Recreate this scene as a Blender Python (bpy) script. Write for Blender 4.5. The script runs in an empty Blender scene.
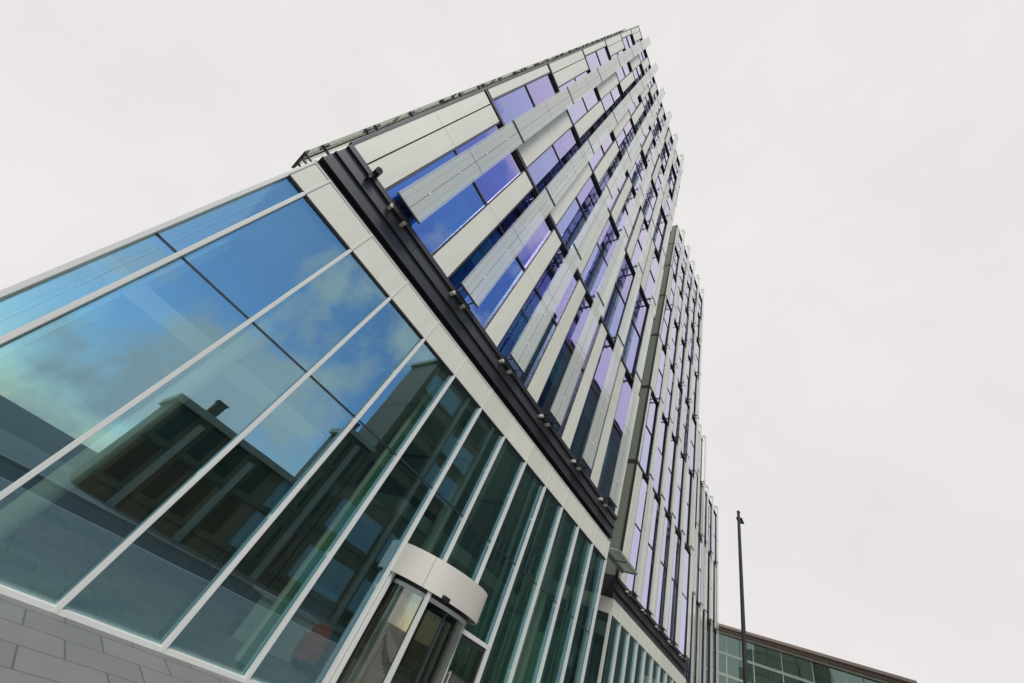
import bpy, math, random
from mathutils import Matrix, Vector
random.seed(7)
S = bpy.context.scene
COL = S.collection
G = 1.6                      # height of the lens above the pavement
YF = 8.06                    # distance of the front facade

# ------------------------------------------------------------------ materials
class NT:
    def __init__(self, name):
        self.m = bpy.data.materials.new(name); self.m.use_nodes = True
        self.t = self.m.node_tree; self.t.nodes.clear()
        self.out = self.n('ShaderNodeOutputMaterial')
    def n(self, typ, **kw):
        nd = self.t.nodes.new(typ)
        for k, v in kw.items():
            if k in nd.inputs: nd.inputs[k].default_value = v
            else: setattr(nd, k, v)
        return nd
    def l(self, a, b): self.t.links.new(a, b)

def ramp(T, fac, stops):
    r = T.n('ShaderNodeValToRGB')
    e = r.color_ramp.elements
    while len(e) < len(stops): e.new(0.5)
    for i, (p, c) in enumerate(stops):
        e[i].position = p; e[i].color = (*c, 1) if len(c) == 3 else c
    T.l(fac, r.inputs[0]); return r.outputs[0]

def mixc(T, fac, a, b, blend='MIX'):
    m = T.n('ShaderNodeMix', data_type='RGBA', blend_type=blend)
    for sock, v in ((m.inputs[0], fac), (m.inputs[6], a), (m.inputs[7], b)):
        if hasattr(v, 'is_linked') or hasattr(v, 'links'): T.l(v, sock)
        else: sock.default_value = v if isinstance(v, (int, float)) else (*v, 1)
    return m.outputs[2]

def math_(T, op, a, b=0.0, clamp=False):
    m = T.n('ShaderNodeMath', operation=op, use_clamp=clamp)
    for s, v in ((m.inputs[0], a), (m.inputs[1], b)):
        if hasattr(v, 'links'): T.l(v, s)
        else: s.default_value = v
    return m.outputs[0]

def paint(name, base, rough=0.5, metal=0.0, var=0.06, dirt=0.15, scale=1.0, bump=0.0, spec=0.4):
    """painted / coated surface: slight difference from piece to piece, faint streaks of dirt"""
    T = NT(name)
    p = T.n('ShaderNodeBsdfPrincipled', Roughness=rough, Metallic=metal)
    p.inputs['Specular IOR Level'].default_value = spec
    oi = T.n('ShaderNodeObjectInfo'); tc = T.n('ShaderNodeTexCoord')
    mp = T.n('ShaderNodeMapping'); mp.inputs['Scale'].default_value = (1.6*scale, 1.6*scale, 0.25*scale)
    T.l(tc.outputs['Object'], mp.inputs[0])
    nz = T.n('ShaderNodeTexNoise', Scale=2.0, Detail=6.0, Roughness=0.6); T.l(mp.outputs[0], nz.inputs['Vector'])
    lo = tuple(x*(1-var) for x in base); hi = tuple(min(1, x*(1+var)) for x in base)
    c1 = mixc(T, oi.outputs['Random'], lo, hi)
    f = ramp(T, nz.outputs[0], [(0.35, (0, 0, 0)), (0.75, (1, 1, 1))])
    ff = math_(T, 'MULTIPLY', f, dirt)
    c2 = mixc(T, ff, c1, tuple(x*0.55 for x in base))
    T.l(c2, p.inputs['Base Color'])
    rr = math_(T, 'ADD', math_(T, 'MULTIPLY', nz.outputs[0], 0.2), rough-0.1); T.l(rr, p.inputs['Roughness'])
    if bump:
        b = T.n('ShaderNodeBump', Strength=bump, Distance=0.01)
        n2 = T.n('ShaderNodeTexNoise', Scale=40*scale, Detail=4.0); T.l(tc.outputs['Object'], n2.inputs['Vector'])
        T.l(n2.outputs[0], b.inputs['Height']); T.l(b.outputs[0], p.inputs['Normal'])
    T.l(p.outputs[0], T.out.inputs[0]); return T.m

def coated_glass(name, trans, refl, base_fac, warp=0.004, edge=(0.9, 0.9, 0.95), var=0.0, tint2=None, power=3.5, rough=0.0):
    """solar control pane: tinted see-through body under a coloured mirror coating"""
    T = NT(name)
    tr = T.n('ShaderNodeBsdfTransparent'); tr.inputs[0].default_value = (*trans, 1)
    gl = T.n('ShaderNodeBsdfGlossy', Roughness=rough)
    lw = T.n('ShaderNodeLayerWeight', Blend=0.5)
    k = math_(T, 'POWER', lw.outputs['Facing'], power)
    if tint2 is not None:
        oi = T.n('ShaderNodeObjectInfo'); c0 = mixc(T, oi.outputs['Random'], refl, tint2)
    else: c0 = refl
    col = mixc(T, math_(T, 'MULTIPLY', k, 0.9, True), c0, edge); T.l(col, gl.inputs[0])
    fac = math_(T, 'ADD', math_(T, 'MULTIPLY', k, 0.96-base_fac), base_fac, True)
    tc = T.n('ShaderNodeTexCoord'); nz = T.n('ShaderNodeTexNoise', Scale=0.55, Detail=1.0)
    T.l(tc.outputs['Object'], nz.inputs['Vector'])
    b = T.n('ShaderNodeBump', Strength=1.0, Distance=warp); T.l(nz.outputs[0], b.inputs['Height']); T.l(b.outputs[0], gl.inputs['Normal'])
    mx = T.n('ShaderNodeMixShader'); T.l(fac, mx.inputs[0]); T.l(tr.outputs[0], mx.inputs[1]); T.l(gl.outputs[0], mx.inputs[2])
    T.l(mx.outputs[0], T.out.inputs[0]); return T.m

def fritted(name):
    """frosted sunshade glass: pale green grey dots printed in close lines, a dark line at the middle rail"""
    T = NT(name)
    tc = T.n('ShaderNodeTexCoord'); sp = T.n('ShaderNodeSeparateXYZ'); T.l(tc.outputs['Object'], sp.inputs[0])
    x = math_(T, 'ABSOLUTE', sp.outputs[0])
    def line(at, w):
        d = math_(T, 'ABSOLUTE', math_(T, 'SUBTRACT', x, at)); return math_(T, 'LESS_THAN', d, w)
    l1 = line(0.0, 0.013); l2 = line(0.235, 0.008)
    wv = T.n('ShaderNodeTexWave', Scale=9.0, Distortion=0.0); wv.bands_direction = 'X'; T.l(tc.outputs['Object'], wv.inputs['Vector'])
    oi = T.n('ShaderNodeObjectInfo')
    nz = T.n('ShaderNodeTexNoise', Scale=0.8, Detail=3.0); T.l(tc.outputs['Object'], nz.inputs['Vector'])
    base = mixc(T, oi.outputs['Random'], (0.95, 0.965, 0.83), (0.985, 0.985, 0.87))
    base = mixc(T, math_(T, 'MULTIPLY', nz.outputs[0], 0.3), base, (0.88, 0.92, 0.80))
    base = mixc(T, math_(T, 'MULTIPLY', wv.outputs[0], 0.16), base, (0.40, 0.47, 0.43))
    base = mixc(T, math_(T, 'MULTIPLY', l1, 0.65), base, (0.16, 0.2, 0.17))
    base = mixc(T, math_(T, 'MULTIPLY', l2, 0.35), base, (0.25, 0.34, 0.36))
    df = T.n('ShaderNodeBsdfDiffuse'); T.l(base, df.inputs[0])
    tl = T.n('ShaderNodeBsdfTranslucent'); T.l(base, tl.inputs[0])
    tr = T.n('ShaderNodeBsdfTransparent'); tr.inputs[0].default_value = (0.86, 0.93, 0.90, 1)
    gl = T.n('ShaderNodeBsdfGlossy', Roughness=0.12); gl.inputs[0].default_value = (0.9, 0.9, 0.9, 1)
    m1 = T.n('ShaderNodeMixShader'); m1.inputs[0].default_value = 0.27
    T.l(df.outputs[0], m1.inputs[1]); T.l(tl.outputs[0], m1.inputs[2])
    edge = math_(T, 'GREATER_THAN', x, 0.40)
    tf = math_(T, 'ADD', math_(T, 'MULTIPLY', edge, 0.20), 0.31)
    m2 = T.n('ShaderNodeMixShader'); T.l(tf, m2.inputs[0]); T.l(m1.outputs[0], m2.inputs[1]); T.l(tr.outputs[0], m2.inputs[2])
    fr = T.n('ShaderNodeFresnel', IOR=1.6)
    m3 = T.n('ShaderNodeMixShader'); T.l(math_(T, 'MULTIPLY', fr.outputs[0], 1.0), m3.inputs[0]); T.l(m2.outputs[0], m3.inputs[1]); T.l(gl.outputs[0], m3.inputs[2])
    T.l(m3.outputs[0], T.out.inputs[0]); return T.m

def milky(name, c):
    T = NT(name)
    d = T.n('ShaderNodeBsdfDiffuse'); t2 = T.n('ShaderNodeBsdfTranslucent'); g = T.n('ShaderNodeBsdfGlossy', Roughness=0.2)
    nz = T.n('ShaderNodeTexNoise', Scale=2.0, Detail=4.0); col = mixc(T, math_(T, 'MULTIPLY', nz.outputs[0], 0.3), c, tuple(x*0.7 for x in c))
    T.l(col, d.inputs[0]); T.l(col, t2.inputs[0])
    a = T.n('ShaderNodeMixShader'); a.inputs[0].default_value = 0.5; T.l(d.outputs[0], a.inputs[1]); T.l(t2.outputs[0], a.inputs[2])
    fr = T.n('ShaderNodeFresnel', IOR=1.45); b = T.n('ShaderNodeMixShader'); T.l(fr.outputs[0], b.inputs[0]); T.l(a.outputs[0], b.inputs[1]); T.l(g.outputs[0], b.inputs[2])
    T.l(b.outputs[0], T.out.inputs[0]); return T.m

def slabs(name, base, sx, sy, mortar=0.012, rough=0.75):
    T = NT(name)
    p = T.n('ShaderNodeBsdfPrincipled', Roughness=rough)
    tc = T.n('ShaderNodeTexCoord')
    br = T.n('ShaderNodeTexBrick', Scale=1.0); br.offset = 0.5
    br.inputs['Brick Width'].default_value = sx; br.inputs['Row Height'].default_value = sy; br.inputs['Mortar Size'].default_value = mortar
    br.inputs['Color1'].default_value = (*[c*0.9 for c in base], 1); br.inputs['Color2'].default_value = (*[c*1.1 for c in base], 1)
    br.inputs['Mortar'].default_value = (*[c*0.45 for c in base], 1)
    T.l(tc.outputs['Object'], br.inputs['Vector'])
    nz = T.n('ShaderNodeTexNoise', Scale=1.3, Detail=8.0, Roughness=0.65); T.l(tc.outputs['Object'], nz.inputs['Vector'])
    c = mixc(T, math_(T, 'MULTIPLY', nz.outputs[0], 0.5), br.outputs[0], tuple(x*0.6 for x in base))
    T.l(c, p.inputs['Base Color'])
    b = T.n('ShaderNodeBump', Strength=0.4, Distance=0.01); T.l(br.outputs['Fac'], b.inputs['Height']); b.invert = True; T.l(b.outputs[0], p.inputs['Normal'])
    T.l(p.outputs[0], T.out.inputs[0]); return T.m

M = dict(
    cream=paint('cream_panel', (0.68, 0.665, 0.56), 0.45, var=0.05, dirt=0.22),
    mullion=paint('pale_aluminium', (0.66, 0.655, 0.60), 0.4, var=0.03, dirt=0.08),
    dark=paint('dark_bronze_metal', (0.034, 0.034, 0.039), 0.42, var=0.1, dirt=0.2),
    dark2=paint('charcoal_metal', (0.05, 0.048, 0.054), 0.4, var=0.08, dirt=0.2),
    grey=paint('grey_green_cladding', (0.20, 0.225, 0.18), 0.5, var=0.05, dirt=0.2),
    steel=paint('cast_steel', (0.68, 0.65, 0.58), 0.4, metal=0.0, var=0.05),
    white=paint('white_bronze_canopy', (0.64, 0.59, 0.52), 0.45, metal=0.15, var=0.02, dirt=0.12, spec=0.4),
    stud=paint('stainless_stud', (0.9, 0.9, 0.88), 0.3, var=0.0, dirt=0.0),
    core=paint('dim_interior', (0.30, 0.33, 0.30), 0.8),
    ceil=slabs('ceiling_tiles', (0.72, 0.74, 0.70), 1.2, 0.6, 0.03),
    slab=paint('ceiling_plaster', (0.55, 0.58, 0.52), 0.85),
    floor=paint('stone_floor', (0.22, 0.23, 0.21), 0.5),
    wallin=paint('lobby_wall', (0.20, 0.21, 0.16), 0.8, dirt=0.4),
    column=paint('column_plaster', (0.62, 0.68, 0.55), 0.7),
    blind=paint('roller_blind', (0.78, 0.78, 0.80), 0.8, var=0.25),
    fin=fritted('fritted_sunshade_glass'),
    clear=coated_glass('clear_glass', (0.92, 0.97, 0.94), (0.9, 0.95, 0.92), 0.03, edge=(0.9, 0.95, 0.92), power=4.0),
    podium=coated_glass('podium_glass', (0.90, 0.955, 0.905), (0.46, 0.75, 0.92), 0.33, warp=0.002, edge=(0.95, 1, 1), power=5.0),
    palepane=coated_glass('pale_film_glass', (0.62, 0.64, 0.56), (0.8, 0.82, 0.78), 0.22, edge=(0.9, 0.92, 0.9), power=4.0, rough=0.25),
    finglass=coated_glass('green_edge_glass', (0.58, 0.80, 0.68), (0.4, 0.6, 0.52), 0.05, edge=(0.7, 0.85, 0.8)),
    blue=coated_glass('blue_coated_glass', (0.66, 0.96, 0.90), (0.30, 0.47, 0.92), 0.38, warp=0.003, edge=(0.82, 0.79, 0.98), tint2=(0.36, 0.44, 0.93), power=1.5),
    periwinkle=coated_glass('periwinkle_coated_glass', (0.76, 0.94, 0.94), (0.36, 0.40, 0.93), 0.42, warp=0.003, edge=(0.84, 0.80, 0.98), tint2=(0.28, 0.38, 0.93), power=1.5),
    violet=coated_glass('violet_coated_glass', (0.76, 0.93, 0.95), (0.50, 0.38, 0.93), 0.40, warp=0.003, edge=(0.88, 0.83, 0.98), tint2=(0.42, 0.38, 0.92), power=1.5),
    lavender=coated_glass('lavender_coated_glass', (0.76, 0.93, 0.95), (0.48, 0.48, 0.93), 0.50, warp=0.003, edge=(0.92, 0.90, 0.99), tint2=(0.42, 0.47, 0.93), power=1.1),
    lilac=coated_glass('lilac_coated_glass', (0.76, 0.93, 0.95), (0.60, 0.52, 0.93), 0.50, warp=0.003, edge=(0.95, 0.91, 0.99), tint2=(0.54, 0.51, 0.93), power=1.1),
    sky_tint=paint('painted_sky_reflection', (0.30, 0.46, 0.52), 0.4, dirt=0.3),  # reflected sky put into the colour of some windows opposite
    mirrorless=paint('dull_window_glass', (0.03, 0.045, 0.045), 0.15, spec=0.6),
    olive=paint('dark_olive_cladding', (0.065, 0.08, 0.06), 0.6, dirt=0.4),
    greenglass=coated_glass('green_office_glass', (0.5, 0.62, 0.56), (0.42, 0.56, 0.52), 0.32, edge=(0.6, 0.72, 0.68)),
    doorglass=coated_glass('door_glass', (0.84, 0.86, 0.82), (0.75, 0.75, 0.70), 0.22, edge=(0.85, 0.9, 0.88), power=5.0),
    frost=milky('frosted_ledge_glass', (0.74, 0.84, 0.77)),
    paving=slabs('granite_paving', (0.20, 0.195, 0.185), 0.9, 0.6),
    asphalt=paint('asphalt', (0.05, 0.05, 0.052), 0.85, dirt=0.4, scale=2.0, bump=0.5),
    kerb=paint('kerb_granite', (0.32, 0.31, 0.3), 0.7),
    line=paint('road_paint', (0.75, 0.62, 0.12), 0.7, dirt=0.4),
    earth=paint('far_ground', (0.12, 0.12, 0.11), 0.9),
    brick=slabs('brown_brick', (0.21, 0.18, 0.125), 0.45, 0.15, 0.012),
    brick2=slabs('olive_brick', (0.17, 0.165, 0.125), 0.45, 0.15, 0.012),
    stone=paint('pale_stone', (0.42, 0.41, 0.34), 0.75, dirt=0.3),
    pilaster=paint('pale_green_pilaster', (0.16, 0.20, 0.15), 0.6, dirt=0.3),
    eaves=paint('brown_eaves', (0.27, 0.215, 0.19), 0.6),
    red=paint('red_fabric', (0.62, 0.10, 0.03), 0.85, dirt=0.35),
    counter=paint('white_laminate', (0.60, 0.63, 0.62), 0.4),
    board=paint('blue_grey_board', (0.16, 0.21, 0.28), 0.5),
    black=paint('black_plastic', (0.02, 0.02, 0.022), 0.45),
    timber=paint('warm_timber', (0.42, 0.22, 0.09), 0.6, dirt=0.4),
)

# ------------------------------------------------------------------ mesh helpers
class MB:
    def __init__(self): self.v = []; self.f = []
    def box(self, x0, x1, y0, y1, z0, z1):
        b = len(self.v)
        self.v += [(x0, y0, z0), (x1, y0, z0), (x1, y1, z0), (x0, y1, z0), (x0, y0, z1), (x1, y0, z1), (x1, y1, z1), (x0, y1, z1)]
        self.f += [tuple(b+i for i in q) for q in ((0, 3, 2, 1), (4, 5, 6, 7), (0, 1, 5, 4), (1, 2, 6, 5), (2, 3, 7, 6), (3, 0, 4, 7))]
        return self
    def prism(self, pts, y0, y1, axis='y'):
        """outline pts (a, z) pushed along y (or x)"""
        n = len(pts); b = len(self.v)
        for d in (y0, y1):
            for a, z in pts: self.v.append((a, d, z) if axis == 'y' else (d, a, z))
        self.f.append(tuple(b+i for i in range(n))); self.f.append(tuple(b+n+i for i in reversed(range(n))))
        for i in range(n):
            j = (i+1) % n; self.f.append((b+i, b+n+i, b+n+j, b+j))
        return self
    def tube(self, p0, p1, r0, r1=None, seg=12):
        r1 = r0 if r1 is None else r1
        a = Vector(p0); c = Vector(p1); d = (c-a).normalized()
        u = d.orthogonal().normalized(); w = d.cross(u); b = len(self.v)
        for q, r in ((a, r0), (c, r1)):
            for i in range(seg):
                t = 2*math.pi*i/seg; self.v.append(tuple(q+u*math.cos(t)*r+w*math.sin(t)*r))
        for i in range(seg):
            j = (i+1) % seg; self.f.append((b+i, b+j, b+seg+j, b+seg+i))
        self.f.append(tuple(b+i for i in reversed(range(seg)))); self.f.append(tuple(b+seg+i for i in range(seg)))
        return self
    def plan(self, pts, z0, z1):
        """closed plan outline pts (x, y) raised from z0 to z1"""
        n = len(pts); b = len(self.v)
        for z in (z0, z1):
            for x, y in pts: self.v.append((x, y, z))
        self.f.append(tuple(b+i for i in reversed(range(n)))); self.f.append(tuple(b+n+i for i in range(n)))
        for i in range(n):
            j = (i+1) % n; self.f.append((b+i, b+j, b+n+j, b+n+i))
        return self
    def mesh(self, name, mat, bevel=0.0):
        me = bpy.data.meshes.new(name); me.from_pydata(self.v, [], self.f)
        import bmesh
        bm = bmesh.new(); bm.from_mesh(me); bmesh.ops.recalc_face_normals(bm, faces=bm.faces)
        if bevel: bmesh.ops.bevel(bm, geom=bm.edges[:], offset=bevel, segments=2, affect='EDGES', profile=0.6, clamp_overlap=True)
        bm.to_mesh(me); bm.free()
        me.materials.append(mat); return me

def link(name, me, parent=None, loc=(0, 0, 0)):
    o = bpy.data.objects.new(name, me); COL.objects.link(o); o.location = loc
    if parent: o.parent = parent
    return o
def obj(name, mb, mat, parent=None, loc=(0, 0, 0), bevel=0.0):
    return link(name, mb.mesh(name, mat, bevel), parent, loc)
def thing(name, label, cat, loc=(0, 0, 0), group=None):
    o = bpy.data.objects.new(name, None); COL.objects.link(o); o.location = loc
    o['label'] = label; o['category'] = cat
    if group: o['group'] = group
    return o
def struct(name, mb, mat, loc=(0, 0, 0)):
    o = obj(name, mb, mat, None, loc); o['kind'] = 'structure'; return o
CACHE = {}
def cached(key, make):
    if key not in CACHE: CACHE[key] = make()
    return CACHE[key]

# ------------------------------------------------------------------ camera
U = Vector((0.38236981, 0.65085218, -0.65588473))
R = Vector((0.50260062, -0.7421331, -0.44343103))
N = Vector((-0.77536181, -0.16009344, -0.610888))
cd = bpy.data.cameras.new('camera'); cam = bpy.data.objects.new('camera', cd); COL.objects.link(cam)
cd.sensor_width = 36; cd.sensor_fit = 'HORIZONTAL'; cd.lens = 350.44/1024*36
cd.clip_start = 0.05; cd.clip_end = 4000
cam.matrix_world = Matrix(((R[0], R[1], R[2], 0), (N[0], N[1], N[2], 0), (U[0], U[1], U[2], G), (0, 0, 0, 1)))
S.camera = cam

# ------------------------------------------------------------------ sky and sun
SUN_EL, SUN_AZ = math.radians(50), math.radians(-144)    # azimuth from +Y towards +X
w = bpy.data.worlds.new('World'); S.world = w; w.use_nodes = True
t = w.node_tree; t.nodes.clear()
def wn(typ, **kw):
    nd = t.nodes.new(typ)
    for k, v in kw.items():
        if k in nd.inputs: nd.inputs[k].default_value = v
        else: setattr(nd, k, v)
    return nd
out = wn('ShaderNodeOutputWorld'); bg = wn('ShaderNodeBackground', Strength=0.1)
sky = wn('ShaderNodeTexSky'); sky.sky_type = 'NISHITA'; sky.sun_disc = False
sky.dust_density = 0.3; sky.ozone_density = 2.5; sky.sun_elevation = SUN_EL; sky.sun_rotation = SUN_AZ
tc = wn('ShaderNodeTexCoord'); sep = wn('ShaderNodeSeparateXYZ'); t.links.new(tc.outputs['Generated'], sep.inputs[0])
n1 = wn('ShaderNodeTexNoise', Scale=3.2, Detail=9.0, Roughness=0.58)
t.links.new(tc.outputs['Generated'], n1.inputs['Vector'])
# the overcast opens into broken cloud over the street side
mr = wn('ShaderNodeMapRange'); mr.inputs[1].default_value = -0.55; mr.inputs[2].default_value = 0.0; mr.inputs[3].default_value = 0.0; mr.inputs[4].default_value = 0.75
t.links.new(sep.outputs[1], mr.inputs[0])
ad = wn('ShaderNodeMath', operation='ADD'); t.links.new(n1.outputs[0], ad.inputs[0]); t.links.new(mr.outputs[0], ad.inputs[1])
rp = wn('ShaderNodeValToRGB'); rp.color_ramp.elements[0].position = 0.50; rp.color_ramp.elements[1].position = 0.60
t.links.new(ad.outputs[0], rp.inputs[0])
n2 = wn('ShaderNodeTexNoise', Scale=3.0, Detail=5.0, Roughness=0.5); t.links.new(tc.outputs['Generated'], n2.inputs['Vector'])
rc = wn('ShaderNodeValToRGB'); rc.color_ramp.elements[0].position = 0.3; rc.color_ramp.elements[1].position = 0.7
rc.color_ramp.elements[0].color = (4.85, 4.70, 4.68, 1); rc.color_ramp.elements[1].color = (5.25, 5.10, 5.07, 1)
t.links.new(n2.outputs[0], rc.inputs[0])
mx = wn('ShaderNodeMix', data_type='RGBA'); t.links.new(rp.outputs[0], mx.inputs[0]); t.links.new(sky.outputs[0], mx.inputs[6]); t.links.new(rc.outputs[0], mx.inputs[7])
t.links.new(mx.outputs[2], bg.inputs[0]); t.links.new(bg.outputs[0], out.inputs[0])
sl = bpy.data.lights.new('sun', 'SUN'); sl.energy = 1.5; sl.angle = math.radians(20); sl.color = (1, 0.96, 0.9)
so = bpy.data.objects.new('sun', sl); COL.objects.link(so)
d = Vector((math.sin(SUN_AZ)*math.cos(SUN_EL), math.cos(SUN_AZ)*math.cos(SUN_EL), math.sin(SUN_EL)))
so.rotation_euler = (-d).to_track_quat('-Z', 'Y').to_euler(); so.location = d*200

# ------------------------------------------------------------------ ground
struct('ground', MB().box(-1500, 1500, -1500, 1500, -0.5, -0.14), M['earth'])
struct('road', MB().box(-300, 500, -9.5, -2.5, -0.13, -0.12), M['asphalt'])
struct('road_marking', MB().box(-300, 500, -2.85, -2.75, -0.12, -0.116), M['line'])
struct('kerb', MB().box(-300, 500, -2.5, -2.2, -0.13, 0.003), M['kerb'])
struct('pavement', MB().box(-300, 500, -2.2, 60, -0.135, 0.0), M['paving'])
struct('kerb', MB().box(-300, 500, -9.8, -9.5, -0.13, 0.003), M['kerb'])
struct('pavement', MB().box(-300, 500, -30, -9.8, -0.135, 0.0), M['paving'])

# ------------------------------------------------------------------ tower parts
ROWS = [(7.79, 15.70), (16.08, 23.85), (24.22, 31.65), (32.0, 39.35), (39.68, 46.75), (47.05, 53.2), (53.5, 59.1)]
ROWS = [(a+G, b+G) for a, b in ROWS]
ROOF = 59.3+G
E_FIN = 0.55

def window_part(root, x0, x1, z0, z1, y, seed, detail, tone=0):
    rnd = random.Random(seed)
    wd, h = x1-x0, z1-z0
    key = ('wf', round(wd, 2), round(h, 2))
    def mk():
        m = MB(); t_ = 0.055
        m.box(0, t_, -0.012, 0.22, 0, h).box(wd-t_, wd, -0.012, 0.22, 0, h)
        m.box(t_, wd-t_, 0.04, 0.22, 0, t_).box(t_, wd-t_, 0.04, 0.22, h-t_, h)
        m.box(t_, wd-t_, 0.045, 0.22, h*0.515-0.045, h*0.515+0.045)
        return m.mesh('window_frame', M['dark'])
    f = link('window', cached(key, mk), root, (x0, y, z0))
    for i, (a, b) in enumerate(((0.055, h*0.515-0.045), (h*0.515+0.045, h-0.055))):
        def mk2(a=a, b=b, i=i, tone=tone):
            return MB().box(0.03, wd-0.03, 0, 0.012, a-0.025, b+0.025).mesh('pane', M[(('blue', 'violet'), ('periwinkle', 'violet'), ('lavender', 'lilac'))[tone][i]])
        p = link('pane', cached(('wp', round(wd, 2), round(h, 2), i, tone), mk2), f, (0, 0.09, 0))
        # tiny tilt of each pane in its frame breaks the reflections from pane to pane
        p.rotation_euler = (rnd.uniform(-1, 1)*0.004, 0, rnd.uniform(-1, 1)*0.004)
    if detail:
        m = MB()
        for i in range(rnd.choice((1, 2, 2, 3))):
            z = (0.03, h*0.54)[i % 2]; bx = rnd.choice((0.06, wd/2)); dz = rnd.uniform(0.3, 2.2); m.box(bx, bx+(wd-0.12)*rnd.choice((0.5, 0.5, 1.0))*0.98 if bx < 0.1 else wd-0.06, i*0.03, 0.012+i*0.03, z+h*0.43-dz, z+h*0.43)
        obj('blind', m, M['blind'], f, (0, 0.26, 0))
    return f

def cladding(root, x0, x1, z0, z1, y, joint=True, name='cladding_panel', mat='cream'):
    wd, h = x1-x0, z1-z0
    def mk():
        m = MB()
        hm = h*0.515
        if joint: m.box(0, wd, 0, 0.35, 0, hm-0.008).box(0, wd, 0, 0.35, hm+0.008, h).box(0.01, wd-0.01, 0.02, 0.33, hm-0.01, hm+0.01)
        else: m.box(0, wd, 0, 0.35, 0, h)
        return m.mesh(name, M[mat])
    return link(name, cached(('cl', round(wd, 3), round(h, 2), joint, mat), mk), root, (x0, y, z0))

def fin(root, xc, z0, z1, y, detail=2, rot=0.0, clamps=False):
    """frosted glass sunshade on steel brackets; local -y faces the street, e behind it is the wall"""
    L = z1-z0
    def mk():
        m = MB(); hm = L*0.505
        m.box(-0.475, 0.475, -0.010, 0.010, 0, hm-0.012).box(-0.475, 0.475, -0.010, 0.010, hm+0.012, L)
        me = m.mesh('sunshade_glass', M['fin'])      # the print lies on the street face only; the rest is clear glass
        me.materials.append(M['clear'])
        for p in me.polygons: p.material_index = 0 if p.normal.y < -0.9 else 1
        return me
    f = link('sunshade_fin', cached(('fin', round(L, 2)), mk), root, (xc, y, z0)); f.rotation_euler.z = rot
    def mkb():
        m = MB(); e = E_FIN
        for z in (-0.045, L):
            m.box(-0.475, 0.475, -0.022, 0.022, z, z+0.045)
        for sx in (-0.29, 0.25):
            m.box(sx, sx+0.04, 0.022, e, -0.05, 0.0)
            m.box(sx, sx+0.04, 0.022, e, L, L+0.05)
        m.box(-0.42, 0.42, 0.25, 0.285, -0.09, -0.052)
        m.box(-0.42, 0.42, 0.25, 0.285, L+0.052, L+0.09)
        m.box(-0.01, 0.02, 0.015, 0.05, 0, L)
        m.box(-0.475, 0.475, 0.012, 0.035, L*0.505-0.012, L*0.505+0.012)
        return m.mesh('bracket', M['dark'])
    link('bracket', cached(('fb', round(L, 2)), mkb), f)
    if detail:
        def mks():
            m = MB()
            for q in (0.13, 0.36, 0.62, 0.86): m.tube((0, -0.03, L*q), (0, -0.008, L*q), 0.035, 0.035, 8)
            return m.mesh('fixing_stud', M['stud'])
        link('fixing_stud', cached(('fs', round(L, 2)), mks), f)
    if clamps:
        for sx in (-0.27, 0.27):
            link('clamp', cached('clamp', lambda: MB().box(-0.05, 0.05, -0.11, 0.11, -0.055, 0.055).mesh('clamp', M['steel'], 0.006)), f, (sx-0.02, E_FIN-0.06, -0.10))
    return f

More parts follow.
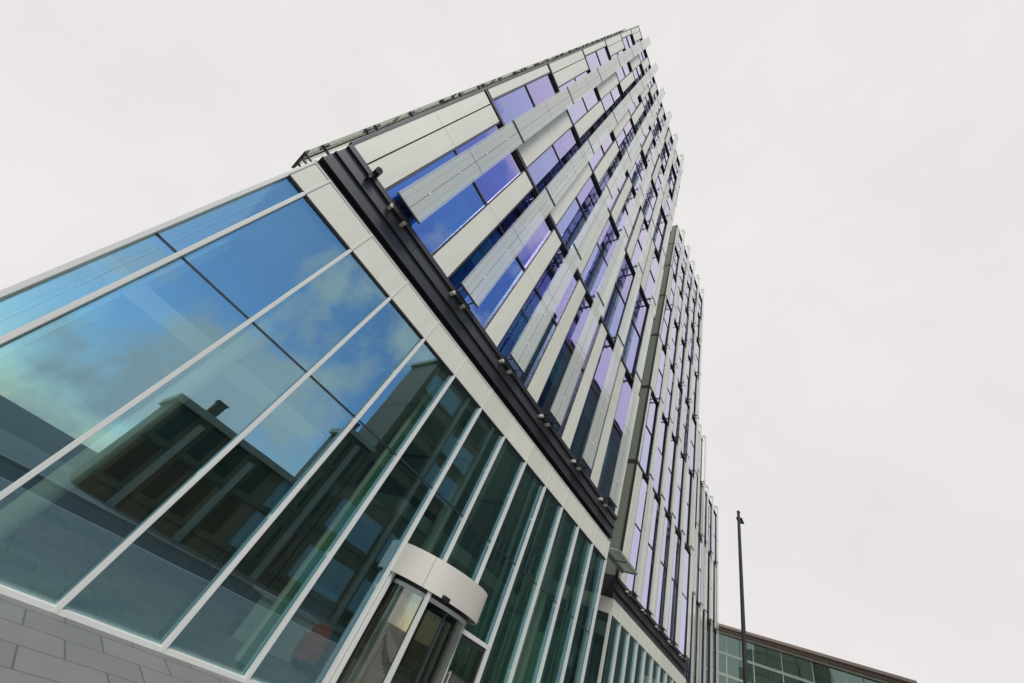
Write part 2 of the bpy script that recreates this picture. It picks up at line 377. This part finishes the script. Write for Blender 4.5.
def tower(root, x0, x1, y, nrows, glass0, nb, fin0, roof, depth, detail=True, side_fins=False, zbase=None, lastfin_extra=1.2, side_mat='cream', clamps=False):
    """a block: staggered rows of double-storey windows and cream panels, a line of sunshades over every bay"""
    k = 0
    rows = [list(r) for r in ROWS[:nrows]]
    if zbase: rows[0][0] = zbase
    # solid core behind the glass with floor slabs
    core = MB().box(x0+0.3, x1-0.3, y+4.0, y+depth-0.3, rows[0][0]-0.2, roof-0.4)
    obj('core_wall', core, M['core'], root)
    sl = MB()
    for a, b in rows:
        hm = a+(b-a)*0.515; sl.box(x0+0.3, x1-0.3, y+0.45, y+3.99, hm-0.22, hm+0.22); sl.box(x0+0.3, x1-0.3, y+0.45, y+3.99, b-0.18, b+0.14)
    sl.box(x0+0.3, x1-0.3, y+0.45, y+3.99, rows[0][0]-0.2, rows[0][0]+0.05)
    obj('floor_slab', sl, M['ceil'], root)
    pt = MB(); rp_ = random.Random(int(x0*7))
    for a, b in rows:
        for q0, q1 in ((0.01, 0.48), (0.545, 0.98)):
            xx = x0+rp_.uniform(2, 4)
            while xx < x1-1:
                pt.box(xx, xx+0.12, y+0.5, y+3.98, a+(b-a)*q0+0.06, a+(b-a)*q1-0.21); xx += rp_.choice((3.0, 4.5, 6.0))
    obj('partition', pt, M['counter'], root)
    for r, (za, zb) in enumerate(rows):
        off = 0.0 if r % 2 == 0 else -0.85
        x = x0+0.03
        for b in range(nb+1):
            ga = glass0+3.0*b+off; gb = ga+(2.2 if r % 2 == 0 else 2.10)
            ga = max(ga, x)
            ga2 = min(ga, x1-0.03)
            if ga2-x > 0.12:
                if b == 0 and r % 2 == 0 and ga2-x > 0.9:
                    cladding(root, x, x+0.50, za, zb, y-0.02); cladding(root, x+0.545, ga2-0.012, za, zb, y-0.02)
                else: cladding(root, x+(0.012 if b else 0), ga2-0.012, za, zb, y-0.02)
            if ga >= x1-0.3: x = x1; break
            gb = min(gb, x1-0.06)
            window_part(root, ga, gb, za, zb, y, k*31+r*7+b, detail, min(r, 2) if x0 < 20 else 2); k += 1
            x = gb
        if x1-0.03-x > 0.12: cladding(root, x+0.012, x1-0.03, za, zb, y-0.02)
        # dark channel at the floor line above the row
        zt = rows[r+1][0] if r+1 < len(rows) else roof
        m = MB().box(x0+0.002, x1-0.002, y+0.0, y+0.34, zb+0.003, zt-0.003).box(x0+0.004, x1-0.004, y-0.06, y-0.002, zb+0.09, zb+0.17)
        obj('floor_band', m, M['dark'], root)
    for b in range(nb):
        xc = fin0+3.0*b
        if xc+0.4 > x1+0.6: continue
        for r, (za, zb) in enumerate(rows):
            top = zb-0.02+(lastfin_extra if r == len(rows)-1 else 0)
            fin(root, xc, za-0.14+(0.0 if r == 0 else -0.1), top, y-E_FIN, 2 if (detail and r < 3) else 0, clamps=(clamps and r == 0))
    # sides, roof, rear
    z0 = rows[0][0]
    mL = MB(); mR = MB()
    for r, (za, zb) in enumerate(rows):
        jt = 0.42 if side_mat == 'grey' else 0.12
        zt = rows[r+1][0]-jt if r+1 < len(rows) else roof
        mL.box(x0-0.0, x0+0.28, y+0.10, y+depth, za, zt); mR.box(x1-0.28, x1, y+0.02, y+depth, za, zt)
    obj('side_wall', mL, M[side_mat], root); obj('side_wall', mR, M['cream'], root)
    for r, (za, zb) in enumerate(rows):
        if not r: continue
        for xj in (x0+0.01, x1-0.27):
            obj('side_joint', MB().box(xj, xj+0.26, y+0.02, y+depth-0.05, za-jt+0.001, za-0.001), M['dark'], root)
    obj('corner_trim', MB().box(x0-0.06, x0+0.028, y-0.045, y+0.098, z0, roof), M['dark'], root)
    obj('rear_wall', MB().box(x0+0.28, x1-0.28, y+depth-0.3, y+depth, z0, roof), M['grey'], root)
    obj('roof', MB().box(x0+0.3, x1-0.3, y+0.35, y+depth-0.3, roof-0.4, roof-0.1).box(x0-0.03, x1+0.03, y-0.05, y+0.34, roof, roof+0.12).box(x0-0.03, x0+0.3, y+0.35, y+depth, roof, roof+0.12).box(x1-0.3, x1+0.03, y+0.35, y+depth, roof, roof+0.12), M['dark2'], root)
    if side_fins:
        for r, (za, zb) in enumerate(rows):
            f = fin(root, x0-0.55, za-0.2, zb+0.1, y+1.75, 0, rot=-math.pi/2)
            for q in (0.06, 0.30, 0.36, 0.62, 0.9):
                m = MB().box(-0.53, -0.001, 1.52, 1.58, 0, 0.07).box(-0.60, -0.525, 1.46, 1.56, -0.14, 0.22)
                link('side_bracket', cached('sb', lambda: m.mesh('side_bracket', M['dark'])), root, (x0, y, za+(zb-za)*q))

# ------------------------------------------------------------------ main building with its glazed podium
X0, X1 = -1.87, 16.95
H1, H2, H3, HT = 5.64+G, 6.53+G, 7.79+G, 2.82+G
PX1 = 16.70
MULL = [-1.345, 0.165, 1.65, 3.13, 4.62, 6.13, 7.6, 9.1, 10.65, 12.13, 13.66, 15.15]
B1 = thing('office_tower', 'tall tower with staggered blue and violet windows above a glass hall with revolving door', 'tower', (0, 0, 0))
tower(B1, X0, X1, YF, 7, -0.6, 6, 0.13, ROOF, 18.0, True, True, clamps=True)
# dark band between podium and tower
m = MB()
m.box(X0, X1-0.02, YF+0.16, YF+0.5, H2+0.002, H3-0.003)
m.box(X0-0.003, X1-0.023, YF-0.03, YF+0.158, H2+0.20, H2+0.235)
m.box(X0-0.003, X1-0.023, YF+0.05, YF+0.158, H2+0.238, H2+0.66)
m.box(X0-0.005, X1-0.025, YF-0.02, YF+0.157, H2+0.663, H2+0.70)
m.box(X0-0.002, X1-0.022, YF-0.06, YF+0.157, H3-0.17, H3-0.006)
obj('dark_band', m, M['dark'], B1)
m = MB()
xs = [X0+0.002, 1.1, 4.1, 7.1, 10.1, 13.1, X1-0.03]
for a, b in zip(xs[:-1], xs[1:]): m.box(a+0.006, b-0.006, YF+0.02, YF+0.156, H2+0.705, H3-0.174)
obj('band_panel', m, M['dark2'], B1)
obj('band_panel', MB().box(X0+0.3, X1-0.05, YF+0.5, YF+17, H2+0.3, H3), M['dark'], B1)
# spandrel panels
ends = [X0]+MULL+[PX1]
for a, b in zip(ends[:-1], ends[1:]):
    if b-a < 0.2: continue
    obj('spandrel_panel', MB().box(a+0.012, b-0.012, YF-0.02, YF+0.3, H1+0.035, H2-0.045), M['cream'], B1, bevel=0.004)
m = MB().box(X0, PX1, YF+0.02, YF+0.32, H1-0.012, H1+0.033).box(X0, PX1, YF+0.0, YF+0.32, H2-0.043, H2)
obj('podium_trim', m, M['dark'], B1)
obj('podium_trim', MB().box(X0, PX1, YF-0.035, YF-0.022, H2-0.09, H2-0.055), M['mullion'], B1)
# podium panes, mullions and glass fins
def in_door(a, b): return a > 6.0 and b < 10.8
for a, b in zip(ends[:-1], ends[1:]):
    for z0, z1 in ((0.06, HT-0.018), (HT+0.018, H1-0.02)):
        zz = z0
        if in_door(a, b) and z0 < 1: zz = 2.27 if a > 9 else 3.05
        rnd = random.Random(int(a*100)+int(z0))
        p = obj('glass_pane', MB().box(-(b-a)/2+0.03, (b-a)/2-0.03, 0, 0.02, zz, z1), M['podium'], B1, ((a+b)/2, YF+0.06, 0))
        p.rotation_euler = (rnd.uniform(-1, 1)*0.0015, 0, rnd.uniform(-1, 1)*0.003)
for a in MULL+[X0+0.05, PX1-0.05]:
    z0 = 0.0
    if abs(a-7.6) < 0.1 : z0 = 3.03
    mm = obj('mullion', MB().box(a-0.04, a+0.04, YF-0.05, YF+0.055, z0, H1-0.014), M['mullion'], B1, bevel=0.008)
    if X0+0.2 < a < PX1-0.2:
        obj('glass_fin', MB().box(a-0.012, a+0.012, YF+0.10, YF+0.55, z0, H1-0.05), M['finglass'], mm)
        m2 = MB()
        for q in (2.0, 4.3, 5.9):
            if q > z0: m2.box(a-0.04, a+0.04, YF+0.055, YF+0.16, q, q+0.08)
        obj('fin_clamp', m2, M['steel'], mm)
    obj('mullion_cap', MB().box(a-0.02, a+0.02, YF-0.045, YF-0.021, H1-0.012, H2-0.056), M['mullion'], mm)
for a, b in zip(ends[:-1], ends[1:]):
    obj('transom', MB().box(a+0.05, b-0.05, YF+0.045, YF+0.12, HT-0.016, HT+0.016), M['dark'], B1)
# threshold, side return of the podium and the round fitting at the corner of the band
obj('threshold', MB().box(X0, PX1, YF-0.04, YF+0.3, 0.001, 0.055), M['mullion'], B1)
m = MB()
for yy in (9.4, 10.9, 12.4, 13.9, 15.4): m.box(PX1-0.07, PX1+0.02, yy-0.04, yy+0.04, 0.06, H1)
obj('side_mullion', m, M['mullion'], B1)
obj('side_glazing', MB().box(PX1-0.06, PX1-0.04, YF+0.10, 25.5, 0.06, H1-0.02), M['podium'], B1)
m = MB()
for yy in (9.4, 10.9, 12.4, 13.9, 15.4): m.box(X0-0.02, X0+0.07, yy-0.04, yy+0.04, 0.06, H1)
obj('side_mullion', m, M['mullion'], B1)
obj('side_glazing', MB().box(X0+0.03, X0+0.05, YF+0.10, 25.5, 0.06, H1-0.02), M['podium'], B1)
obj('side_spandrel', MB().box(X0-0.02, X0+0.2, YF+0.34, 26, H1, H2), M['cream'], B1)
obj('side_spandrel', MB().box(PX1-0.2, PX1+0.02, YF+0.34, 26, H1, H2), M['cream'], B1)
m = MB().tube((-1.02, YF-0.06, H3+0.04), (-1.02, YF-0.32, H3-0.02), 0.095, 0.095, 16).box(-1.05, -0.99, YF-0.2, YF+0.05, H3-0.35, H3-0.08)
obj('floodlight', m, M['black'], B1)
# corner hardware at the foot of the side sunshades
m = MB()
m.box(X0-0.50, X0+0.0, YF+1.3, YF+1.35, H3-0.55, H3-0.50).box(X0-0.50, X0-0.45, YF+1.0, YF+1.9, H3-0.57, H3-0.48)
obj('corner_bracket', m, M['dark'], B1)
# lobby inside
obj('lobby_floor', MB().box(X0+0.1, PX1-0.1, YF+0.35, 25, 0.002, 0.05), M['floor'], B1)
obj('lobby_ceiling', MB().box(X0+0.1, PX1-0.1, YF+0.4, 25, H1-0.02, H1+0.25), M['slab'], B1)
obj('gallery_floor', MB().box(X0+0.1, 4.1, YF+3.6, 25, HT-0.25, HT+0.2).box(7.5, PX1-0.1, YF+3.2, 25, HT-0.25, HT+0.2), M['slab'], B1)
obj('lobby_wall', MB().box(X0+0.1, PX1-0.1, 16.5, 16.7, 0.05, H1-0.03).box(X0+0.1, X0+0.3, 12, 16.5, 0.05, H1-0.03), M['wallin'], B1)
for xx, yy in ((4.95, YF+1.0), (13.4, YF+0.95), (0.6, YF+2.6), (9.4, YF+3.0), (17.6-1.6, YF+2.2)):
    obj('column', MB().tube((xx, yy, 0.05), (xx, yy, H1-0.02), 0.21, 0.21, 24), M['column'], B1)
m = MB()
for i in range(12): m.box(1.0+i*1.2, 1.9+i*1.2, 16.42, 16.49, 0.4, 2.4)
obj('wall_panelling', m, M['timber'], B1)
m = MB()
for xx in (2.0, 5.5, 9.0, 12.5): m.box(xx, xx+0.12, YF+3.0, YF+8, H1-0.12, H1-0.03)
obj('ceiling_track', m, M['dark2'], B1)

# ---- revolving door
RD = bpy.data.objects.new('revolving_door', None); COL.objects.link(RD); RD.parent = B1
CX, CR = 7.63, 1.50
def arc(r, t0, t1, n=40):
    return [(CX+r*math.cos(math.radians(t0+(t1-t0)*i/n)), YF+0.02-r*0.86*math.sin(math.radians(t0+(t1-t0)*i/n))) for i in range(n+1)]
ZC0, ZC1 = 0.80+G, 1.43+G
def ringband(r0, r1, t0, t1, z0, z1, n=48):
    return MB().plan(arc(r1, t0, t1, n)+arc(r0, t1, t0, n), z0, z1)
obj('canopy', ringband(1.44, 1.50, 0, 137.3, ZC0, ZC1, 90), M['white'], RD); obj('canopy', ringband(1.44, 1.50, 137.7, 180, ZC0, ZC1, 50), M['white'], RD)
obj('canopy_top', MB().plan(arc(1.439, 0, 180), ZC1-0.06, ZC1-0.005), M['white'], RD)
obj('canopy_soffit', MB().plan(arc(1.436, 0, 180), ZC0+0.03, ZC0+0.07), M['dark2'], RD)
obj('head_track', ringband(1.14, 1.24, 2, 178, ZC0-0.06, ZC0+0.028), M['dark'], RD)
obj('head_rail', ringband(1.15, 1.23, 2, 178, ZC0-0.14, ZC0-0.062), M['mullion'], RD)
for tt, rr in ((129, 1.40), (33, 1.19), (176, 1.40), (4, 1.40)):
    x, y = arc(rr, tt, tt+1, 1)[0]
    obj('post', MB().box(x-0.045, x+0.045, y-0.045, y+0.045, 0.0, ZC0+0.02), M['mullion'], RD, bevel=0.01)
for t0, t1, mt in ((128, 174, 'doorglass'), (36, 80, 'palepane')):
    o = obj('curved_pane', ringband(1.185, 1.20, t0, t1, 0.06, ZC0-0.145, 16), M[mt], RD)
obj('shaft', MB().tube((CX, YF, 0.0), (CX, YF, ZC0+0.1), 0.05), M['mullion'], RD)
for tt in (100, 190, 280, 10):
    a = math.radians(tt); dx, dy = math.cos(a), -math.sin(a)
    lf = MB()
    nx, ny = -dy*0.025, dx*0.025
    def bar(r0, r1, z0, z1, k=1.0):
        return [(CX+dx*r0+nx*k, YF+dy*r0*0.92+ny*k), (CX+dx*r1+nx*k, YF+dy*r1*0.92+ny*k), (CX+dx*r1-nx*k, YF+dy*r1*0.92-ny*k), (CX+dx*r0-nx*k, YF+dy*r0*0.92-ny*k)]
    lf.plan(bar(0.06, 1.10, 0, 0), 0.02, 0.14).plan(bar(0.06, 1.10, 0, 0), ZC0-0.22, ZC0-0.11).plan(bar(1.04, 1.10, 0, 0), 0.14, ZC0-0.22)
    lv = obj('door_leaf', lf, M['dark2'], RD)
    obj('leaf_glass', MB().plan(bar(0.06, 1.04, 0, 0, 0.25), 0.14, ZC0-0.22), M['doorglass'], lv)
x, y = arc(1.51, 113, 114, 1)[0]
obj('sensor', MB().box(x-0.10, x+0.10, y-0.05, y+0.06, ZC0-0.02, ZC0+0.075), M['black'], RD, bevel=0.02)
x, y = arc(1.51, 40, 41, 1)[0]
obj('sensor', MB().tube((x-0.05, y+0.05, ZC0+0.07), (x+0.02, y-0.03, ZC0+0.06), 0.045), M['black'], RD)
# side pass door beside it
SD = bpy.data.objects.new('side_door', None); COL.objects.link(SD); SD.parent = B1
m = MB().box(9.15, 10.60, YF-0.04, YF+0.04, 2.16, 2.26).box(9.15, 9.22, YF-0.04, YF+0.04, 0.06, 2.16).box(10.53, 10.60, YF-0.04, YF+0.04, 0.06, 2.16)
obj('door_frame', m, M['mullion'], SD)
m = MB().box(9.23, 10.52, YF-0.01, YF+0.04, 2.06, 2.15).box(9.23, 9.31, YF-0.01, YF+0.04, 0.06, 2.06).box(10.44, 10.52, YF-0.01, YF+0.04, 0.06, 2.06)
obj('door_leaf', m, M['dark'], SD)
obj('door_glass', MB().box(9.31, 10.44, YF+0.01, YF+0.02, 0.06, 2.06), M['doorglass'], SD)
obj('door_handle', MB().tube((9.40, YF-0.07, 0.8), (9.40, YF-0.07, 1.4), 0.016).tube((9.40, YF-0.07, 0.85), (9.40, YF, 0.85), 0.012).tube((9.40, YF-0.07, 1.35), (9.40, YF, 1.35), 0.012), M['steel'], SD)

# two tier glass canopy in the recess at the right hand end
CN = bpy.data.objects.new('side_canopy', None); COL.objects.link(CN); CN.parent = B1
for xa, xb, ya, yb, za in ((23.2, 24.62, 9.78, 10.70, 7.93+G), (21.45, 23.0, 9.78, 10.70, 7.93+G)):
    tier = obj('canopy_tier', MB().box(xa-0.0, xb, ya, yb+2.5 if xb < 24.4 else yb, za, za+0.07), M['frost'], CN)
    obj('edge_rail', MB().box(xa, xb+0.02, ya-0.07, ya-0.002, za-0.05, za+0.12).box(xb+0.002, xb+0.06, ya, yb, za-0.05, za+0.12), M['grey'], tier)
obj('canopy_beam', MB().box(17.0, 24.4, 10.5, 10.62, 7.70+G, 7.92+G), M['grey'], CN)

# ------------------------------------------------------------------ middle block, set back
Y2 = 10.85
B2 = thing('office_block', 'middle office block set back to the right of the tower with close rows of sunshades', 'office block', (0, 0, 0))
XA, XB = 24.45, 40.2
b1_, b2_, b3_ = 5.42+G, 6.22+G, 7.42+G
tower(B2, XA, XB, Y2, 7, 25.75, 5, 26.35, ROOF, 16.0, True, False, zbase=7.5+G, side_mat='grey', clamps=True)
m = MB().box(XA, XB, Y2+0.1, Y2+0.5, b2_+0.002, b3_+0.05).box(XA-0.02, XA+0.3, Y2+0.5, Y2+12, b2_+0.003, b3_+0.05).box(XA-0.01, XB, Y2-0.04, Y2+0.098, b2_+0.5, b2_+0.56).box(XA-0.01, XB, Y2-0.04, Y2+0.098, b3_-0.12, b3_)
obj('dark_band', m, M['dark'], B2)
xx = XA; MU2 = []
while xx < XB: MU2.append(xx); xx += 1.55
for a, b in zip(MU2, MU2[1:]+[XB]):
    obj('spandrel_panel', MB().box(a+0.01, b-0.01, Y2-0.02, Y2+0.3, b1_, b2_), M['cream'], B2)
    obj('glass_pane', MB().box(a+0.03, b-0.03, Y2+0.08, Y2+0.1, 0.05, b1_-0.01), M['podium'], B2)
    obj('mullion', MB().box(a-0.05, a+0.05, Y2-0.04, Y2+0.12, 0.0, b1_-0.005), M['mullion'], B2)
m = MB().box(XA-0.03, XA+0.2, Y2+0.32, Y2+12, b1_, b2_)
obj('side_spandrel', m, M['cream'], B2)
m = MB()
for yy in (12.2, 13.4, 14.6, 15.8, 17.0, 18.2): m.box(XA-0.04, XA+0.08, yy-0.05, yy+0.05, 0, b1_-0.004)
obj('side_mullion', m, M['mullion'], B2)
obj('side_glazing', MB().box(XA+0.05, XA+0.07, Y2+0.15, Y2+12, 0.05, b1_-0.01), M['podium'], B2)
obj('lobby_wall', MB().box(XA+0.5, XB-0.3, Y2+3.5, Y2+3.8, 0.0, b1_), M['core'], B2)
obj('lobby_ceiling', MB().box(XA+0.2, XB-0.1, Y2+0.4, Y2+15, b1_-0.005, b1_+0.3), M['slab'], B2)
# recessed link between tower and middle block
LK = thing('link_building', 'low dark glazed link standing back in the gap between tower and middle block', 'building')
obj('glazing', MB().box(17.0, 24.3, 17.2, 17.4, 0.0, 9.2), M['greenglass'], LK)
m = MB()
for i in range(6): m.box(17.05+i*1.42, 17.15+i*1.42, 17.1, 17.199, 0, 9.2)
obj('mullion', m, M['mullion'], LK)
obj('roof', MB().box(17.0, 24.3, 17.05, 24, 9.21, 9.6), M['dark2'], LK)
obj('rear_wall', MB().box(17.0, 24.3, 20, 20.3, 0, 9.2), M['core'], LK)

# ------------------------------------------------------------------ lower blocks beyond
Y3 = 13.65
B3 = thing('office_block', 'far low office block with narrow windows at the end of the stepped row', 'office block')
tower(B3, 54.0, 63.6, Y3, 3, 55.0, 4, 55.5, 31.9+G, 14.0, False, False, zbase=3.0, lastfin_extra=0.6)
B3.name = 'office_block'
obj('base_wall', MB().box(54.0, 63.6, Y3+0.05, Y3+13.9, 0.0, 2.78), M['grey'], B3)
B4 = thing('office_block', 'slim office block stepping down between the middle block and the far low block', 'office block')
tower(B4, 46.0, 53.97, Y3, 4, 47.0, 3, 47.5, 39.6+G, 14.0, False, False, zbase=3.0, lastfin_extra=0.6)
obj('base_wall', MB().box(46.0, 53.97, Y3+0.05, Y3+13.9, 0.0, 2.78), M['grey'], B4)

# ------------------------------------------------------------------ green glass building closing the street
XG = 110.0
BG = thing('glass_building', 'low green glazed building under brown eaves closing the far end of the street', 'building')
zr = 28.9+G
obj('wall', MB().box(XG+0.4, XG+25, -6, 45, 0, zr-1.2), M['core'], BG)
obj('roof', MB().box(XG-2.2, XG+26, -8, 47, zr-0.5, zr).box(XG-1.2, XG+26, -7, 46, zr-0.95, zr-0.503), M['eaves'], BG)
obj('fascia', MB().box(XG-0.6, XG+0.395, -6.5, 45.5, zr-1.35, zr-0.96), M['stone'], BG)
for zb in range(8):
    z1 = zr-1.4-zb*3.7
    if z1 < 3: break
    obj('floor_band', MB().box(XG-0.1, XG+0.39, -6, 45, z1-3.7, z1-3.25), M['frost'], BG)
    for i in range(10):
        y0 = -5.8+i*5.0
        pn = obj('window', MB().box(XG+0.02, XG+0.06, y0+0.06, y0+4.94, z1-3.24, z1-0.01), M['greenglass'], BG)
        if zb < 3: obj('glazing_bar', MB().box(XG-0.06, XG+0.015, y0+2.44, y0+2.56, z1-3.24, z1-0.01), M['mullion'], pn)

# ------------------------------------------------------------------ dark mast at the right edge
Yp = 14.0; Xp = 48.45*Yp/YF; Zp = 25.3*Yp/YF
Yp, Xp, Zp = 4.0, 48.45*4.0/YF, 25.3*4.0/YF+G
LM = thing('lighting_mast', 'slender dark lighting mast standing alone against the pale sky at far right', 'mast', (Xp, Yp, 0))
obj('shaft', MB().tube((0, 0, 0), (0, 0, Zp-0.1), 0.12, 0.075, 16), M['dark'], LM)
obj('base_plate', MB().tube((0, 0, 0), (0, 0, 0.25), 0.24, 0.2, 16), M['dark2'], LM)
obj('cap', MB().tube((0, 0, Zp-0.1), (0, 0, Zp), 0.10, 0.06, 16), M['black'], LM)
obj('lamp_head', MB().box(0.11, 0.75, -0.16, 0.16, Zp-0.42, Zp-0.34), M['dark2'], LM, bevel=0.02)

# ------------------------------------------------------------------ buildings across the street (mirrored in the glass)
def street_house(name, label, x0, x1, z, y, mat, bay=3.4, floor=3.6, deep=6.0, trim='stone', slim=False):
    b = thing(name, label, 'building')
    obj('wall', MB().box(x0, x1, y-deep, y, 0, z), M[mat], b)
    obj('roof', MB().box(x0-0.25, x1+0.25, y-deep-0.25, y+0.35, z+0.002, z+0.4), M[trim], b)
    m = MB(); g = MB(); n = int((x1-x0)/bay); nf = int(z/floor)
    sx = (x1-x0)/n
    rnd = random.Random(int(x0*10))
    pier = MB(); sky_panes = MB()
    for f in range(nf):
        zf = f*floor+1.0
        if not slim: m.box(x0+0.01, x1-0.01, y+0.01, y+0.12, zf-0.35, zf-0.1)
        for i in range(n):
            a = x0+i*sx+0.55
            if not slim:
                (sky_panes if rnd.random() < 0.3 else g).box(a, a+sx-1.1, y+0.01, y+0.04, zf, zf+2.2)
                if f == 0 and i % 2: pier.box(a-0.75, a-0.35, y+0.013, y+0.35, 0, z-0.4)
            elif f == 0 and rnd.random() < 0.4:
                m.box(a, a+rnd.uniform(0.5, 1.8), y+0.01, y+0.3, 0, z-rnd.choice((0.5, 6, 14)))
    if not slim:
        obj('window', g, M['mirrorless'], b)['kind'] = 'stuff'
        if sky_panes.v: obj('painted_sky_pane', sky_panes, M['sky_tint'], b)['kind'] = 'stuff'  # panes coloured pale blue in place of a real sky reflection
        if pier.v: obj('pier', pier, M['stone'], b)
    obj('string_course' if not slim else 'pilaster', m, M['pilaster' if slim else 'brick2'], b)
    if not slim:
        for q in (0.2,):
            cx = x0+(x1-x0)*q
            obj('chimney', MB().box(cx-0.35, cx+0.35, y-2.2, y-1.4, z+0.402, z+1.5).box(cx-0.42, cx+0.42, y-2.27, y-1.33, z+1.502, z+1.62), M['brick2'], b)
    return b
YO = -14.0
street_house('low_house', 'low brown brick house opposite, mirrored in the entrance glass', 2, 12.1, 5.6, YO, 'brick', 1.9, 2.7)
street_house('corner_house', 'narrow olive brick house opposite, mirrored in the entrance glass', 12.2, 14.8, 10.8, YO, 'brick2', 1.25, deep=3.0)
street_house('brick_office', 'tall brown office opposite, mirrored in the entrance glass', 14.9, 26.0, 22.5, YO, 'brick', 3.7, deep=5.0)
street_house('slab_block', 'long tall olive block across the square, mirrored in the lower tower windows', 58, 168, 101, -50.0, 'olive', 4.5, 4.2, deep=12, trim='olive', slim=True)

street_house('lower_block', 'lower olive block further along the square, mirrored in the middle block', 168.5, 290, 46, -50.0, 'olive', 4.5, 4.2, deep=12, trim='olive', slim=True)

# ------------------------------------------------------------------ furniture in the lobby
t_ = thing('reception_counter', 'white reception counter seen behind the dark entrance glass', 'counter', (6.1, 10.6, 0.05))
obj('front', MB().box(-0.9, 0.75, 0, 0.06, 0, 0.82), M['counter'], t_)
obj('worktop', MB().box(-0.95, 0.8, -0.06, 0.7, 0.82, 0.87), M['counter'], t_)
obj('plinth', MB().box(-0.85, 0.7, 0.07, 0.6, 0, 0.8), M['dark2'], t_)
t_ = thing('armchair', 'rust red armchair beside the white counter behind the glass', 'armchair', (7.2, 10.45, 0.05))
obj('seat', MB().box(-0.36, 0.36, -0.3, 0.35, 0.2, 0.45), M['red'], t_, bevel=0.05)
obj('backrest', MB().box(-0.40, 0.40, 0.352, 0.55, 0.2, 0.86), M['red'], t_, bevel=0.06)
for sx in (-0.47, 0.362): obj('armrest', MB().box(sx, sx+0.11, -0.3, 0.35, 0.15, 0.62), M['red'], t_, bevel=0.04)
for sx in (-0.35, 0.3):
    for sy in (-0.25, 0.4): obj('leg', MB().tube((sx, sy, 0), (sx, sy, 0.2), 0.025), M['black'], t_)
t_ = thing('display_board', 'blue grey display board standing behind the rust red armchair', 'board', (7.15, 11.4, 0.05))
obj('panel', MB().box(-0.5, 0.5, 0, 0.05, 0.75, 1.5), M['board'], t_)
for sx in (-0.4, 0.36): obj('leg', MB().box(sx, sx+0.04, 0.055, 0.09, 0, 1.4), M['dark2'], t_)
t_ = thing('information_totem', 'black information totem standing behind the white counter', 'totem', (6.75, 11.9, 0.05))
obj('body', MB().box(-0.25, 0.25, 0, 0.15, 0.06, 2.0), M['black'], t_, bevel=0.02)
obj('foot', MB().box(-0.35, 0.35, -0.1, 0.25, 0, 0.055), M['dark2'], t_)

# ------------------------------------------------------------------ render settings
S.view_settings.view_transform = 'Standard'; S.view_settings.look = 'None'; S.view_settings.exposure = 0.7; S.view_settings.gamma = 1.0
S.cycles.max_bounces = 12; S.cycles.transparent_max_bounces = 24; S.cycles.glossy_bounces = 5; S.cycles.transmission_bounces = 6
S.cycles.use_denoising = True; S.cycles.blur_glossy = 1.0; S.cycles.sample_clamp_indirect = 4.0
